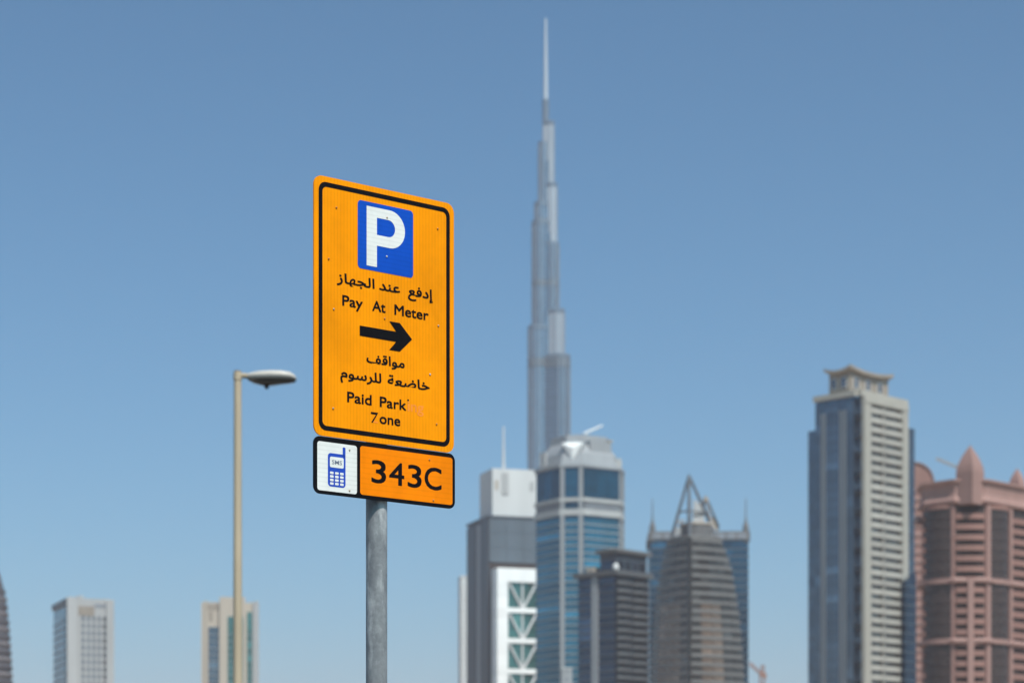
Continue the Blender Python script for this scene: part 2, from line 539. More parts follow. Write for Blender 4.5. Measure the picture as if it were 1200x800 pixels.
AR = 0.0475
lettering('lettering', '\ufeca\ufed3\ufea9\ufe87', 0.4025, 0.5130, 3.565, AR, 'sign_black', plate, 0.0012, 0.006, 0.0016)
lettering('lettering', '\ufeaa\ufee8\ufecb', 0.2758, 0.3675, 3.565, AR, 'sign_black', plate, 0.0012, 0.006, 0.0016)
lettering('lettering', '\ufeaf\ufe8e\ufeec\ufea0\ufedf\ufe8d', 0.0950, 0.2563, 3.565, AR, 'sign_black', plate, 0.0012, 0.006, 0.0016)
un = 0.0362 / CAP
for w, a, b in (('Pay', 0.1184, 0.2056), ('At', 0.2462, 0.3038), ('Meter', 0.3425, 0.4935)):
    lettering('lettering', w, a, b, 3.4876, un, 'sign_black', plate, 0.0012, 0.0, 0.0018)
flat('arrow', 'sign_black', plate, [[(0.1925, 3.3935), (0.3505, 3.3935), (0.3202, 3.3612), (0.366, 3.3612), (0.4201, 3.4111),
                                     (0.366, 3.4613), (0.3202, 3.4613), (0.3505, 3.4286), (0.1925, 3.4286)]], 0.0012)
lettering('lettering', '\ufed2\ufed7\ufe8d\ufeee\ufee3', 0.2217, 0.3875, 3.3055, AR * 0.98, 'sign_black', plate, 0.0012, 0.006, 0.0016)
lettering('lettering', '\ufe94\ufecc\ufebf\ufe8e\ufea7', 0.3128, 0.4986, 3.2400, AR, 'sign_black', plate, 0.0012, 0.006, 0.0016)
lettering('lettering', '\ufee1\ufeee\ufeb3\ufeae\ufee0\ufedf', 0.1103, 0.2855, 3.2400, AR, 'sign_black', plate, 0.0012, 0.006, 0.0016)
lettering('lettering', 'Paid', 0.1392, 0.2437, 3.1578, un, 'sign_black', plate, 0.0012, 0.0, 0.0018)
lettering('lettering', 'Park', 0.2791, 0.3950, 3.1578, un, 'sign_black', plate, 0.0012, 0.0, 0.0018)
lettering('peeled_lettering', 'ing', 0.4010, 0.4720, 3.1578, un, 'ghost2', plate, 0.0006, 0.012)['label'] = 'faded ghost of three peeled letters'
flat('letter_dot', 'sign_black', plate, [[(0.3990, 3.1935), (0.4060, 3.1925), (0.4065, 3.1980), (0.4000, 3.1985)]], 0.0012)
flat('letter', 'sign_black', plate, [
    [(0.2405, 3.1287), (0.2628, 3.1287), (0.2722, 3.1356), (0.2405, 3.1356)],
    [(0.2420, 3.0995), (0.2492, 3.0995), (0.2721, 3.1355), (0.2629, 3.1286)]], 0.0012)['label'] = 'letter Z with its foot peeled away'
flat('peeled_lettering', 'ghost', plate, [[(0.2495, 3.0995), (0.2715, 3.0995), (0.2715, 3.1042), (0.2525, 3.1042)]], 0.0006)
lettering('lettering', 'one', 0.2781, 0.3684, 3.0998, un, 'sign_black', plate, 0.0012, 0.0, 0.0018)

def rivet(u, v, parent, m='rivet', r=0.0036):
    mb = MB()
    rs = []
    for q, h in ((1, 0), (0.9, 0.35), (0.55, 0.6)):
        rs.append([(U(u) + r * q * cos(2 * pi * i / 10), FY - 0.0016 - r * h, v - Z0 + r * q * sin(2 * pi * i / 10)) for i in range(10)])
    mb.loft(rs)
    return mb.build('rivet', M[m], parent, smooth=True)
for u, v, m in ((0.0934, 3.8198, 'rivet_rust'), (0.5345, 3.8196, 'rivet_rust'), (0.0612, 3.6388, 'rivet_rust'), (0.0823, 3.4692, 'rivet'),
                (0.5374, 3.4755, 'rivet'), (0.5001, 3.2981, 'sail'), (0.0796, 3.1285, 'rivet'), (0.5295, 3.1254, 'rivet_rust'),
                (0.3098, 3.8208, 'rivet'), (0.3088, 3.6853, 'sail'), (0.300, 3.468, 'rivet_rust')):
    rivet(u, v, plate, m)

# zone plate below
zone = plate_mesh(rrect(-0.0005, 0.6135, 2.8315, 3.0280, 0.026), 0.002, 0.005).build('zone_plate', M['sign_black'], sign)
flat('icon_panel', 'sign_white', zone, [rrect(0.0138, 0.181, 2.8430, 3.0105, 0.010)], 0.0008)
flat('code_panel', 'deep_orange', zone, [rrect(0.1947, 0.6015, 2.8445, 3.0130, 0.010)], 0.0008)
flat('phone_icon', 'icon_blue', zone, [rrect(0.0576, 0.1320, 2.8600, 2.9745, 0.012), [(0.1200, 2.9690), (0.1320, 2.9600), (0.1320, 2.9970), (0.1290, 2.9995), (0.1225, 2.9995), (0.1200, 2.9970)]], 0.0012)
flat('phone_screen', 'sign_white', zone, [rrect(0.0657, 0.1239, 2.9260, 2.9625, 0.006)], 0.0018)
lettering('lettering', 'SMS', 0.0745, 0.1160, 2.9375, 0.0135 / CAP, 'icon_grey', zone, 0.0022, 0.01)
keys = []
for i in range(3):
    for j in range(4):
        u, v = 0.0662 + i * 0.0212, 2.9030 - j * 0.0122
        keys.append(rrect(u, u + 0.0150, v, v + 0.0082, 0.0025, 3))
for kp in keys:
    flat('phone_key', 'sign_white', zone, [kp], 0.0018)
for ch, a, b in (('3', 0.2425, 0.3062), ('4', 0.3195, 0.3856), ('3', 0.4005, 0.4625), ('C', 0.4754, 0.5520)):
    lettering('numeral' if ch != 'C' else 'letter', ch, a, b, 2.8910, 0.0785 / CAP, 'sign_black', zone, 0.0012, 0.0, 0.0032)
for u, v, m in ((0.1489, 2.9931, 'rivet'), (0.1489, 2.8534, 'rivet'), (0.4971, 2.9954, 'rivet_rust'), (0.5148, 2.8536, 'rivet_rust')):
    rivet(u, v, zone, m)
# clamps and rails that hold the plates on the post
for z in (3.12, 3.78, 2.93):
    MB().box(-0.24, 0.24, FY + 0.0022, FY + 0.0135, z - Z0 - 0.018, z - Z0 + 0.018).build('back_rail', M['sign_back'], sign)
    mb = MB()
    for i in range(16):
        a0, a1 = 2 * pi * i / 16, 2 * pi * (i + 1) / 16
        r0, r1 = POST_R + 0.0006, POST_R + 0.004
        mb.prism([(r0 * cos(a0), r0 * sin(a0)), (r1 * cos(a0), r1 * sin(a0)), (r1 * cos(a1), r1 * sin(a1)), (r0 * cos(a1), r0 * sin(a1))][::1], z - Z0 - 0.014, z - Z0 + 0.014)
    mb.build('clamp', M['galv'], sign)

# ------------------------------------------------------------------ street lamp
LD = 33.0
ls = LD / F
lamp = empty('street_lamp', ((278.5 - 600) * ls, LD, 0.008), 0, 'tan street lamp with one long flat lamp head on its pole', 'street lamp')
def lz(py):
    return EYE + (HOR - py) * ls
mb = MB()
n = 20
mb.loft([[(r * cos(2 * pi * i / n), r * sin(2 * pi * i / n), z) for i in range(n)] for r, z in ((0.085, 0.0), (0.066, 3.0), (0.052, lz(436)))])
mb.build('pole', M['lamp_pole'], lamp, smooth=True)
mb = MB().tube((0, 0, 0.0), (0, 0, 0.03), 0.16, 0.15, 16)
mb.build('base_flange', M['lamp_pole'], lamp)
MB().tube((0, 0, lz(436) + 0.002), (0, 0, lz(435.0)), 0.054, 0.045, 16).build('cap', M['lamp_dark'], lamp)
MB().tube((0, 0, lz(446)), (0, 0, lz(438)), 0.060, 0.060, 20).build('collar', M['lamp_pole'], lamp, smooth=True)
MB().tube((0.03, 0, lz(440.5)), (0.20, 0, lz(441.5)), 0.034, 0.040, 14).build('arm', M['lamp_pole'], lamp, smooth=True)
# head: lofted along x
def head_ring(x, w, z0, z1, n=18):
    out = []
    for i in range(n):
        a = 2 * pi * i / n
        zz = (z0 + z1) / 2 + (z1 - z0) / 2 * (abs(sin(a)) ** 0.75) * (1 if sin(a) >= 0 else -1)
        out.append((x, w * cos(a), zz))
    return out
zt = lz(435.0)
prof = [(0.135, 0.045, lz(443.6), lz(438.6)), (0.19, 0.085, lz(445.4), lz(437.2)), (0.30, 0.13, lz(446.5), lz(435.6)), (0.45, 0.15, lz(446.9), lz(434.9)),
        (0.60, 0.145, lz(446.6), lz(435.2)), (0.72, 0.12, lz(446.2), lz(436.8)), (0.78, 0.08, lz(445.8), lz(440.2)), (0.80, 0.04, lz(445.4), lz(443.0))]
mb = MB().loft([head_ring(*p) for p in prof])
head = mb.build('lamp_head', M['lamp_head'], lamp, smooth=True)
prof2 = [(0.150, 0.05, lz(446.5), lz(444.0)), (0.22, 0.10, lz(449.5), lz(444.4)), (0.34, 0.125, lz(452.0), lz(445.0)), (0.46, 0.125, lz(452.2), lz(445.2)),
         (0.58, 0.12, lz(450.6), lz(445.0)), (0.70, 0.10, lz(449.6), lz(444.8)), (0.785, 0.06, lz(448.5), lz(444.2))]
MB().loft([head_ring(*p) for p in prof2]).build('lens', M['lamp_lens'], head, smooth=True)
MB().loft([head_ring(0.143, 0.055, lz(446.2), lz(444.2)), head_ring(0.30, 0.139, lz(447.6), lz(445.4)), head_ring(0.5, 0.152, lz(447.6), lz(445.4)), head_ring(0.72, 0.124, lz(447.2), lz(445.2)), head_ring(0.80, 0.05, lz(446.6), lz(444.6))]).build('gasket', M['lamp_dark'], head, smooth=True)
MB().tube((0.395, 0, lz(456.2)), (0.395, 0, lz(451.8)), 0.022, 0.04, 12).build('sensor', M['lamp_dark'], head, smooth=True)

# ------------------------------------------------------------------ tallest tower: three stepped wings round a core
T = Tower('spire_tower', 639.5, 2398.0, 0, 'very tall stepped silver-blue glass skyscraper with a thin pale spire')
s = T.s
def wing_poly(dirdeg, reach, r):
    """stadium outline from the core out to reach"""
    d = Vector((cos(radians(dirdeg)), sin(radians(dirdeg))))
    nrm = Vector((-d.y, d.x))
    pts = [-nrm * r - d * 1.0]
    c = d * max(reach - r, 0.5)
    for i in range(13):
        a = radians(-90 + 15 * i)
        pts.append(c + d * r * cos(a) + nrm * r * sin(a))
    pts.append(nrm * r - d * 1.0)
    return [(p.x, p.y) for p in pts]
def tier(T, dirdeg, reach_px, r_px, py_top, py_bot, m='burj_glass'):
    poly = wing_poly(dirdeg, reach_px * s, r_px * s)
    z0, z1 = (0.0 if py_bot is None else T.Z(py_bot)), T.Z(py_top)
    w = T.part('wing_tier', MB().prism(poly, z0, z1), m, smooth=True)
    # storey ledges, terrace rim
    T.part('terrace_rim', MB().prism(offset(poly, 0.5), z1 - 2.2, z1 + 1.6), 'burj_steel', smooth=True)
    # vertical fins round the nose
    nf = 9
    for i in range(2, 13, 2):
        p = Vector(poly[i]); q = (p - Vector(poly[7]) * 0)
        c = Vector(((poly[1][0] + poly[13][0]) / 2, (poly[1][1] + poly[13][1]) / 2))
        dr = (p - c).normalized()
        a, b = p - dr * 0.2, p + dr * 0.9
        t = Vector((-dr.y, dr.x)) * 0.35
        T.part('fin', MB().prism([tuple(a - t), tuple(b - t), tuple(b + t), tuple(a + t)], max(z0, T.Z(560)), z1 - 2.4), 'burj_fin')
    return poly
LW, RW, BW = 205, -28, 90        # directions of the three wings
for reach, r, top, bot in ((34, 11, 560, None), (21.5, 10.5, 385, 560.2), (16.5, 9, 262, 385.2), (13.5, 8, 240, 262.2), (8.5, 5.5, 169, 240.2)):
    tier(T, LW, reach, r, top, bot)
for reach, r, top, bot in ((40, 12, 560, None), (30.5, 11, 420, 560.2), (23.5, 8.5, 366, 420.2), (16.2, 8, 287, 366.2), (14.0, 5.5, 218, 287.2), (10.2, 4.5, 145, 218.2)):
    tier(T, RW, reach, r, top, bot, 'burj_pale_and_lit' if top in (366, 218, 145) else 'burj_glass')  # paler tiers: sunlight on these sides is put into the colour
for reach, r, top, bot in ((38, 12, 500, None), (28, 10, 330, 500.2), (18, 8, 200, 330.2)):
    tier(T, BW, reach, r, top, bot)
def circ(r, n=16, x=0, y=0):
    return [(x + r * cos(2 * pi * i / n), y + r * sin(2 * pi * i / n)) for i in range(n)]
for r_, yb, yt in ((12.0, None, 366), (10.5, 366.2, 275), (7.5, 275.2, 190)):
    T.part('core', MB().prism(circ(r_ * s), 0 if yb is None else T.Z(yb), T.Z(yt)), 'burj_glass', smooth=True)
T.part('core', MB().prism(circ(3.9 * s), T.Z(190.2), T.Z(117)), 'burj_steel', smooth=True)
T.part('spire', MB().loft([ring(circ(r * s, 12), T.Z(y)) for r, y in ((2.8, 117.2), (2.5, 95), (2.2, 75), (1.8, 50), (1.2, 22))]), 'burj_pale_and_lit', smooth=True)
# mechanical storeys
for d, reach, r, y0, y1 in ((RW, 31.2, 11.6, 421.5, 433), (LW, 22.4, 11.2, 421.5, 432), (LW, 17.2, 9.6, 330, 337), (RW, 17.0, 8.6, 330, 337), (LW, 14, 8.4, 258, 262)):
    T.part('mechanical_floor', MB().prism(wing_poly(d, reach * s, r * s), T.Z(y1), T.Z(y0)), 'burj_dark', smooth=True)
# storey bands on the two wings in view
for (d, reach, r, y0, y1) in ((RW, 30.5, 11, 436, 556), (LW, 21.5, 10.5, 390, 556), (LW, 16.5, 9, 266, 383), (RW, 16.2, 8, 290, 364), (RW, 23.5, 8.5, 370, 418)):
    me = MB().prism(offset(wing_poly(d, reach * s, r * s), 0.3), 0, 0.8).mesh('storey_band', M['burj_steel'])
    y = y0
    while y < y1:
        if not (419 < y < 434 and d == LW):
            place('storey_band', me, T.root, (0, 0, T.Z(y)))
        y += 4.6

# ------------------------------------------------------------------ teal tower with faceted crown
T = Tower('teal_glass_tower', 667.6, 1200.0, 33, 'teal glass tower with pale piers and faceted pale crown carrying a white boom')
s = T.s
c, S = 8.27, 38.3
P8 = chamfered(S, c)
zt = T.Z(545)
T.part('wall', MB().prism(P8, 0, zt), 'teal_dark')
FACES = [(7, 0), (0, 1), (1, 2), (6, 7)]
zs = floors(T.Z(602) - 3.6, 3.6)
for (a, b) in FACES:
    p0, p1 = P8[a], P8[b]
    L = length(p0, p1)
    wide = L > 15
    m0 = 0.4 if wide else 2.3
    T.face('window', p0, p1, m0, L - m0, [z for z in zs if z > T.Z(840)], 2.5, 0.02, 0.12, 'teal_glass')
    # piers at the corners
    for t0, t1 in ([] if wide else [(0.1, m0 - 0.1), (L - m0 + 0.1, L - 0.1)]):
        T.face('pier', p0, p1, t0, t1, 0.0, zt - 0.3, 0.03, 0.95, 'pier_grey')
    # tall windows under the crown
    k = 3 if wide else 1
    w = (L - 2 * m0) / k
    for i in range(k):
        T.face('tall_window', p0, p1, m0 + i * w + 0.12, m0 + (i + 1) * w - 0.12, T.Z(580), T.Z(546.5) - T.Z(580), 0.04, 0.2, 'teal_dark')
    if wide:
        T.face('louvre', p0, p1, m0, L - m0, T.Z(594), T.Z(586) - T.Z(594), 0.05, 0.5, 'louvre')
        for j in range(4):
            T.face('louvre_blade', p0, p1, m0, L - m0, T.Z(594) + 0.5 + j * 0.8, 0.18, 0.52, 0.7, 'pier_grey')
T.slabs('floor_slab', P8, 0.42, [z - 0.75 for z in zs], 0.55, 'teal_slab')
T.slabs('belt_course', P8, 1.0, [T.Z(601.5)], T.Z(594.2) - T.Z(601.5), 'warm_white')
T.slabs('belt_course', P8, 1.0, [T.Z(585.4)], T.Z(581) - T.Z(585.4), 'warm_white')
# crown
def scaled(poly, k, cx=S / 2, cy=S / 2):
    return [(cx + (x - cx) * k, cy + (y - cy) * k) for x, y in poly]
cr = T.part('crown', MB().loft([ring(offset(P8, 1.0), zt), ring(offset(P8, 1.0), T.Z(541.5)), ring(scaled(P8, 0.96), T.Z(541.3)), ring(scaled(P8, 0.88), T.Z(527)), ring(scaled(P8, 0.68), T.Z(513)),
                                ring(scaled(P8, 0.67), T.Z(504))]), 'pier_grey')
T.part('crown_block', MB().box(14.5, 27.5, 3.0, 16, T.Z(531), T.Z(511)), 'pier_grey', parent=cr)
T.part('crown_block', MB().box(29.5, 33.0, 1.6, 6, T.Z(541), T.Z(530)), 'warm_white', parent=cr)
T.part('crown_block', MB().box(26.0, 28.2, 2.6, 10, T.Z(510.9), T.Z(508.5)), 'sand_stone', parent=cr)
ca = -pi / 4
gx, gy = c / 2, c / 2
zb, ztop = T.Z(536), T.Z(507)
d = Vector((1, -1)).normalized(); nn = Vector((-1, -1)).normalized()
ctr = Vector((gx, gy)) - nn * 1.6
hw = 5.7
def gem_pt(a, o, z):
    q = ctr + d * a + nn * o
    return (q.x, q.y, z)
za, zb = T.Z(515.5), T.Z(536)
mb = MB().add([gem_pt(-hw, 0, za), gem_pt(hw, 0, za), gem_pt(0, 0, zb), gem_pt(0, 1.5, za - 2.6), gem_pt(-hw, -5, za), gem_pt(hw, -5, za), gem_pt(0, -3, zb)],
              [(0, 2, 3), (2, 1, 3), (1, 0, 3), (0, 1, 5, 4), (0, 4, 6, 2), (1, 2, 6, 5), (4, 5, 6)])
T.part('crown_gem', mb, 'white', parent=cr)
p = T.at(685.5, 9); q = T.at(707, 9)
T.part('boom', MB().tube((p[0], p[1], T.Z(504)), (q[0], q[1], T.Z(494.5)), 0.65, 0.45, 6), 'white', parent=cr)
p = T.at(637, 13.5)
T.part('crown_panel', MB().box(p[0] - 0.3, p[0] + 0.3, p[1] - 2.6, p[1] + 2.6, T.Z(541), T.Z(525)), 'sail', parent=cr)

# ------------------------------------------------------------------ grey tower with white braced frame
T = Tower('braced_tower', 573.0, 1350.0, 18, 'slate grey tower with a white braced glass front and white roof block')
s = T.s
W, Dp = 40.0, 40.0
P4 = [(0, 0), (W, 0), (W, Dp), (0, Dp)]
zt = T.Z(606)
T.part('wall', MB().prism(P4, 0, zt), 'slate_dark')
T.face('corner_pier', P4[3], P4[0], Dp - 13.5, Dp - 0.05, 0, zt + 0.5, 0.05, 0.8, 'slate_dark')
T.face('light_strip', P4[3], P4[0], Dp - 22.5, Dp - 14, 0, zt - 2, 0.05, 0.5, 'pier_grey')
T.face('side_panel', P4[3], P4[0], 0.1, Dp - 23, 0, zt - 1.5, 0.05, 0.8, 'slate_dark')
# big panels on the upper front
for i in range(4):
    for j in range(3):
        hh = (T.Z(606) - T.Z(658)) / 3
        T.face('wall_panel', P4[0], P4[1], 0.1 + i * 9.95, 0.1 + (i + 1) * 9.95 - 0.12, T.Z(658) + j * hh, hh - 0.12, 0.05, 0.6, 'slate')
T.part('parapet', MB().prism(offset(P4, 1.0), zt + 0.02, zt + 1.2), 'slate_dark')
# white frame standing forward
pr = 10.8
x0 = pr * math.tan(radians(18)) * 0 + 1.0
fx0, fx1 = 1.5, 31.6
ftop = T.Z(667)
T.part('frame_column', MB().box(fx0, fx0 + 6.1, -pr, -0.1, 0, T.Z(683) - 0.05), 'white')
T.part('frame_column', MB().box(fx1 - 6.1, fx1, -pr, -0.1, 0, T.Z(683) - 0.05), 'white')
T.part('frame_beam', MB().box(fx0, fx1, -pr, -0.1, T.Z(683), ftop), 'white')
gl0, gl1 = fx0 + 6.1, fx1 - 6.1
T.part('shadow_band', MB().box(0.3, W - 0.3, -0.05, 0.2, ftop, T.Z(658) - 0.1), 'recess_shade')  # dark strip on the wall: shadow above the frame, painted in
bay = 35.5 * s
ztb = T.Z(683)
inner = -pr + 1.6
half = (gl0 + gl1) / 2
nb = int((ztb - 4) // bay)
for k in range(nb):
    z1 = ztb - k * bay
    z0 = z1 - bay
    if z0 < 0: break
    T.part('bay_beam', MB().box(gl0 + 0.02, gl1 - 0.02, -pr + 0.25, inner + 0.3, z0, z0 + 2.6), 'white')
    for a, b in ((gl0 + 0.05, half - 0.35), (half + 0.35, gl1 - 0.05)):
        for q in range(2):
            w2 = (b - a) / 2
            T.part('pane', MB().box(a + q * w2 + 0.06, a + (q + 1) * w2 - 0.06, inner, inner + 0.2, z0 + 2.65, z1 - 0.05), 'green_glass')
    T.part('mullion', MB().box(half - 0.5, half + 0.5, inner - 0.5, inner + 0.1, z0 + 2.62, z1 - 0.02), 'brace')
    for sx, xe in ((-1, gl0 + 1.2), (1, gl1 - 1.2)):
        T.part('brace', MB().tube((half + sx * 0.4, inner - 0.75, z0 + 2.5), (xe, inner - 0.75, z1 - 1.0), 0.7, 0.7, 6), 'brace')
T.part('frame_backing', MB().box(gl0 + 0.01, gl1 - 0.01, inner + 0.4, -0.2, 0, ztb - 0.02), 'recess_shade')
# joints between cladding courses on the white columns
for z in floors(T.Z(683) - 2.9, 2.9, T.Z(840)):
    T.part('course', MB().box(fx0 - 0.10, fx0 + 6.16, -pr - 0.10, -0.6, z + 0.1, z + 2.75), 'white')
# roof block and mast
bx0, by0 = 3.0, 3.0
rb = T.part('roof_block', MB().box(bx0, bx0 + 33, by0, by0 + 24, zt + 0.1, T.Z(547)), 'off_white')
T.face('block_panel', (bx0, by0), (bx0 + 33, by0), 5.5, 9.3, T.Z(577) , T.Z(552) - T.Z(577), 0.04, 0.5, 'grey_white', parent=rb)
T.face('block_opening', (bx0, by0), (bx0 + 33, by0), 1.5, 3.4, T.Z(572), T.Z(561) - T.Z(572), 0.04, 0.12, 'sand_stone', parent=rb)
T.face('block_opening', (bx0, by0), (bx0 + 33, by0), 22, 24.4, T.Z(572), T.Z(561) - T.Z(572), 0.04, 0.12, 'grey_white', parent=rb)
p = T.at(590, 12)
T.part('mast', MB().tube((p[0], p[1], T.Z(549)), (p[0], p[1], T.Z(495)), 0.95, 0.4, 10), 'off_white', smooth=True)

# white slab building behind it
T = Tower('white_slab_building', 540.0, 1520.0, 6, 'plain white slab building standing behind the slate grey braced tower')
s = T.s
T.part('wall', MB().box(0, 26, 0, 18, 0, T.Z(676)), 'off_white')
me_z = floors(T.Z(676) - 4, 3.4)
T.slabs('floor_band', [(0, 0), (26, 0), (26, 18), (0, 18)], 0.25, me_z, 0.5, 'off_white')
T.part('parapet', MB().box(-0.4, 26.4, -0.4, 18.4, T.Z(676) + 0.01, T.Z(674)), 'off_white')

# ------------------------------------------------------------------ dark balcony tower
T = Tower('navy_balcony_tower', 722.0, 950.0, 47, 'dark navy apartment tower with scalloped grey balconies and flat penthouse canopy')
s = T.s
W = 19.7
P4 = [(0, 0), (W, 0), (W, W), (0, W)]
zt = T.Z(673)
T.part('wall', MB().prism(P4, 0, zt), 'dark_glass')
zs = floors(zt - 3.1, 3.1)
zv = [z for z in zs if z > T.Z(840)]
for a, b in ((0.3, W - 12.2), (W - 8.9, W - 0.5)):
    T.face('window', P4[3], P4[0], a, b, zv, 2.3, 0.05, 0.2, 'navy_glass')
    T.face('spandrel', P4[3], P4[0], a, b, [z - 0.72 for z in zs], 0.66, 0.05, 0.42, 'navy_slab')
T.face('pier', P4[3], P4[0], W - 12.1, W - 9.0, 0, zt - 0.2, 0.05, 0.9, 'pier_grey')
def scallop(x0, x1, bulge, n=8):
    pts = [(x0, -0.05)]
    for i in range(n + 1):
        t = i / n
        pts.append((x0 + (x1 - x0) * t, -0.6 - bulge * sin(pi * t) ** 0.7))
    pts.append((x1, -0.05))
    return pts
for x0, x1 in ((0.3, W / 2 - 0.2), (W / 2 + 0.2, W - 0.3)):
    me = MB().prism(scallop(x0, x1, 1.3), 0, 1.25).mesh('balcony', M['balcony_grey'])
    for z in zs:
        place('balcony', me, T.root, (0, 0, z - 0.5))
    T.face('window', P4[0], P4[1], x0 + 0.5, x1 - 0.5, zv, 2.2, 0.03, 0.12, 'dark_glass')
T.part('cornice', MB().prism(offset(P4, 1.6), zt + 0.02, T.Z(667.5)), 'balcony_grey')
ph = T.part('penthouse', MB().box(3, W + 2, 2.5, 11.0, T.Z(667.4), T.Z(645)), 'navy_slab')
for i in range(4):
    T.face('window', (3, 2.5), (W + 2, 2.5), 1 + i * 4.4, 4.6 + i * 4.4, T.Z(664), 3.2, 0.03, 0.15, 'dark_glass', parent=ph)
for i in range(3):
    T.face('window', (3, 11.0), (3, 2.5), 0.4 + i * 2.7, 2.8 + i * 2.7, T.Z(664), 3.2, 0.03, 0.15, 'navy_glass', parent=ph)
T.part('canopy', MB().box(1.2, W + 3.5, 0.8, 12.0, T.Z(644.9), T.Z(641)), 'parapet_grey')
T.part('roof_dome', MB().loft([ring(circ(1.35 * k, 12, 1.0, 1.0), T.Z(666.5) + h) for k, h in ((0.9, 0), (1.0, 0.8), (0.8, 1.9), (0.3, 2.6))]), 'off_white', smooth=True)
T.part('roof_hut', MB().box(1.5, 5, 13, 17, T.Z(667.4), T.Z(660)), 'sand_stone')

# ------------------------------------------------------------------ pinnacled blue tower behind the tapering one
T = Tower('pinnacled_blue_tower', 762.0, 1260.0, -1.5, 'broad blue glass tower with stone parapet and spiked corner turrets')
s = T.s
W, Dp = 51.0, 40.0
P4 = [(0, 0), (W, 0), (W, Dp), (0, Dp)]
zt = T.Z(633)
T.part('wall', MB().prism(P4, 0, zt), 'blue_glass')
zs = floors(zt - 3.9, 3.9)
zv = [z for z in zs if z > T.Z(840)]
for i in range(6):
    T.face('window', P4[0], P4[1], 0.6 + i * 8.4, 0.6 + i * 8.4 + 7.9, zv if i in (0, 1, 4, 5) else zv[:6], 2.9, 0.03, 0.15, 'blue_glass')
T.face('window', P4[3], P4[0], 1, Dp - 1, zv, 2.9, 0.03, 0.15, 'blue_glass')
T.slabs('floor_slab', P4, 0.35, [z - 0.8 for z in zs], 0.5, 'slate')
pa = T.part('parapet', MB().prism(offset(P4, 0.9), zt + 0.02, T.Z(622.5)), 'parapet_grey')
for i in range(9):
    T.face('parapet_panel', P4[0], P4[1], 1.2 + i * 5.5, 5.8 + i * 5.5, zt + 0.7, 3.0, 0.92, 1.15, 'louvre', parent=pa)
for cx, cy in ((1.2, 1.2), (W - 1.2, 1.2)):
    t = T.part('turret', MB().prism(circ(1.6, 8, cx, cy), T.Z(636), T.Z(617)), 'parapet_grey')
    T.part('turret_roof', MB().loft([ring(circ(r, 8, cx, cy), T.Z(y)) for r, y in ((1.7, 616.9), (1.0, 613), (0.35, 606), (0.2, 584))]), 'parapet_grey', parent=t)

# ------------------------------------------------------------------ tapering tower with steel pyramid
T = Tower('tapering_ledge_tower', 808.0, 1050.0, 31, 'tapering grey ledged tower with an open steel pyramid on its roof')
s = T.s
W = 68 * s / cos(radians(31))
Dp = 41 * s / sin(radians(31))
def bulged(W, Dp, b=0.05, n=5):
    pts = []
    for (p, q) in (((0, 0), (W, 0)), ((W, 0), (W, Dp)), ((W, Dp), (0, Dp)), ((0, Dp), (0, 0))):
        p, q = Vector(p), Vector(q)
        e = q - p
        nr = Vector((e.y, -e.x))
        for i in range(n):
            t = i / n
            v = p + e * t + nr * b * 4 * t * (1 - t)
            pts.append((v.x, v.y))
    return pts
PB_ = bulged(W, Dp)
prof = [(627, 0.535), (632, 0.575), (645, 0.66), (665, 0.765), (690, 0.835), (716, 0.89), (740, 0.93), (766, 0.96), (800, 1.0), (850, 1.03), (1010, 1.06)]
def kscale(py):
    for (a, ka), (b, kb) in zip(prof, prof[1:]):
        if a <= py <= b:
            return ka + (kb - ka) * (py - a) / (b - a)
    return prof[-1][1]
pys = [627 + 6 * i for i in range(63)] + [1003]
T.part('wall', MB().loft([ring([(x * kscale(p) * 0.985 + 0.25, y * kscale(p) * 0.985 + 0.25) for x, y in PB_], max(T.Z(p), 0.0)) for p in reversed(pys)]), 'bullet_glass', smooth=True)
ledge = MB().prism(offset(PB_, 0.45), 0, 1.15).mesh('ledge', M['bullet_slab'])
py = 633.0
i = 0
while py < 990:
    k = kscale(py)
    o = place('ledge', ledge, T.root, (0, 0, T.Z(py)))
    o.scale = (k, k, 1)
    if py < 830:
        # glazing between the ledges, in bays
        k2 = kscale(py + 6)
        for (p, q, bays) in ((PB_[0], PB_[5], 5), (PB_[15], PB_[0], 4)):
            seg = PB_[0:6] if bays == 5 else PB_[15:20] + PB_[0:1]
            for j in range(5):
                a, b = Vector(seg[j]) * k2, Vector(seg[j + 1]) * k2
                L = (b - a).length
                m = 'bullet_tan' if (py > 705 and ((bays == 5 and j in (1, 2)) or (bays == 4 and j in (1, 2, 3)))) else 'bullet_glass'
                T.face('window', tuple(a), tuple(b), 0.18, L - 0.18, T.Z(py + 10.4) + 1.2, 2.6, 0.0, 0.16, m)
    py += 10.4
T.part('corner_pier', MB().prism([(-0.5, -0.5), (0.9, -0.55), (1.0, 0.4), (0.4, 1.0), (-0.55, 0.9)], 0, T.Z(629)), 'bullet_glass')
k = 0.535
dk = T.part('roof_deck', MB().prism([(x * k + 0.1, y * k + 0.1) for x, y in offset(PB_, 1.0)], T.Z(629), T.Z(626)), 'bullet_slab')
p = T.at(818, 9)
T.part('roof_drum', MB().prism(circ(19 * s, 20, p[0], p[1]), T.Z(625.9), T.Z(612)), 'parapet_grey', smooth=True)
T.part('roof_drum_rim', MB().prism(circ(20 * s, 20, p[0], p[1]), T.Z(613), T.Z(610.5)), 'sand_stone', smooth=True)
def pt(px, py, back):
    a = T.at(px, back)
    return (a[0], a[1], T.Z(py))
cr = T.part('pyramid_leg', MB().tube(pt(808.5, 626, 1.0), pt(808.5, 554, 5.0), 0.85, 0.6), 'frame_steel')
apex = pt(808.5, 555, 5.0)
